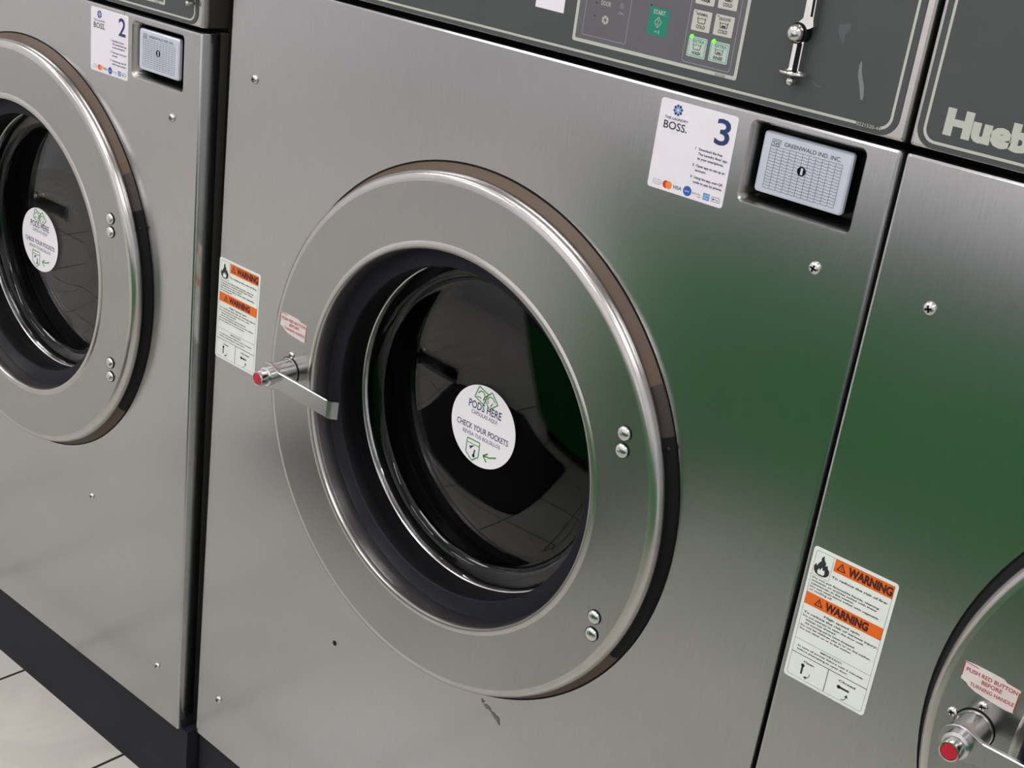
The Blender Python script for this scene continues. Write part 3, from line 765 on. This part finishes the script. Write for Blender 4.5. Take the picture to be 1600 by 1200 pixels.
for lx in (-2.0, 0.1, 2.2):
    for ly in (-0.95, -2.5):
        t = bpy.data.objects.new('ceiling_light', None); C.objects.link(t); t.location = (lx, ly, CEIL)
        tag(t, 'white ceiling light panel above the aisle, out of the picture', 'ceiling light', 'ceiling light panels over the aisle')
        f = MB(); f.loops([at([(-.62, -.0), (.62, -.0), (.62, -.0), (-.62, -.0)], 0)] * 2, M['white_metal']) if False else None
        f.box(-.63, .63, -.17, .17, -.03, -.001, M['white_metal']); f.build('light_frame', t)
        d = MB(); d.box(-.60, .60, -.15, .15, -.040, -.0305, M['lamp']); d.build('diffuser', t)
# green folding bench across the aisle: seen only as the green gleam in the steel
bt = bpy.data.objects.new('bench', None); C.objects.link(bt); bt.location = (.66, -1.40, FLOOR)
tag(bt, 'long green bench across the aisle, seen only mirrored in the steel', 'bench')
b = MB(); b.box(-1.10, 1.6, -.2, .2, .05, .505, M['green']); b.build('bench_body', bt)
b = MB(); b.box(-1.12, 1.62, -.21, .2, .505, .585, M['bench_top']); b.build('bench_top', bt)
for sx in (-1.0, 1.5):
    l = MB(); l.box(sx - .05, sx + .05, -.16, .16, 0, .05, M['black']); l.build('leg', bt)
# dark sheet added on the aisle floor to darken the door glass reflection
mt = MB(); P = rrect(-.74, -1.12, -.12, -.64, .04)
M['mat'] = mat('charcoal_sheet', rgb(30, 30, 36), 0.8, noise=0.2, nscale=60)
mt.loops([[(x, y, FLOOR) for x, y in P], [(x, y, FLOOR + .008) for x, y in P]], M['mat'], False, cap1=True)
tag(mt.build('reflection_dark_sheet'), 'charcoal sheet added in the aisle to darken the reflection in the door glass', 'mat')

# ------------------------------------------------------------------ the three washers
HG = (-.50, .56)
# washer 3, centre
m3, off3, _ = make_washer('centre steel front-load washer with the number 3 sticker and full black door glass', (0, 0, 0), (0, 0, 0), .66, (.3295, -.3265), HG,
                          handle=((.1365, -.3330), -.02, ((.0015, .0160),)))
number_sticker(m3, off3, .4806, -.0063, '3')
warning_label(m3, off3, .0016, -.2655)
push_label(m3, off3, .1190, -.2805, -.018, True)
pods_sticker(m3, off3, .3295, -.3265, .0376)


def panel_screws(mach, off, pts, r=.0042):
    for i, (x, z, rr) in enumerate(pts):
        q = MB(); screw_geo(q, x, z, 0, rr, M['chrome'], M['black'], .3 + i); q.build('panel_screw', mach, off)


panel_screws(m3, off3, [(.0390, -.0868, .0042), (.6210, -.0868, .0044), (.0390, -.7632, .0042), (.1507, -.4858, .0030), (.1817, -.5142, .0030)])
h = MB(); h.disc(.2115, -.5964, .0027, -.0002, M['black'], 16); h.build('screw_hole', m3, off3, recalc=False)
sm = MB()
M['smudge'] = mat('grey_smudge', rgb(120, 112, 107), 0.6, 0.0)
for k in range(26):
    u, v = .400 + k * .0008 + random.random() * .003, -.5495 - k * .00035 - random.random() * .004
    ln = .0015 + random.random() * .004
    sm.poly([(u, v), (u + ln * .5, v + .0002), (u + ln, v - ln * .55), (u + ln * .6, v - ln * .55 - .0004)], -.0002 - k * .00001, M['smudge'])
tag(sm.build('smudge', m3, off3, recalc=False), 'grey smudge below the door')

# washer 4, right
m4, off4, _ = make_washer('right steel front-load washer cut off by the picture edge, large silver brand lettering', (.663, 0, 0), (0, 0, 0), .66, (.3345, -.3285), HG, darkband=(1.95 + .3, 0),
                          kind=4, handle=((.1430, -.3290), 0.0, ((-.0155, .0035), (.0010, .0172))))
warning_label(m4, off4, .0040, -.2700)
push_label(m4, off4, .1260, -.2880, -.018, True)
pods_sticker(m4, off4, .3345, -.3285, .0376)
panel_screws(m4, off4, [(.0390, -.0878, .0044), (.6210, -.0868, .0044), (.0390, -.7632, .0042)])

# washer 2, left, narrower and set slightly forward
m2, off2, _ = make_washer('left steel front-load washer with the number 2 sticker and greyer door glass', (-.02, -.01627, -.05719), (.00369, -.0073, .02396), .592, (-.2954, -.2848), (-.62, .60),
                          H_=.7736, kind=2, xr=True, handle=((-.4890, -.2930), 0.0, ((.0035, .0162),)))
number_sticker(m2, off2, -.1775, -.0040, '2')
pods_sticker(m2, off2, -.3370, -.2960, .0376)
panel_screws(m2, off2, [(-.0416, -.0862, .0040), (-.0406, -.7082, .0038), (-.1711, -.5484, .0034)])
s = MB(); s.rect(-.1215, -.0600, -.1211, -.0005, -.00015, M['black']); s.build('panel_seam', m2, off2, recalc=False)
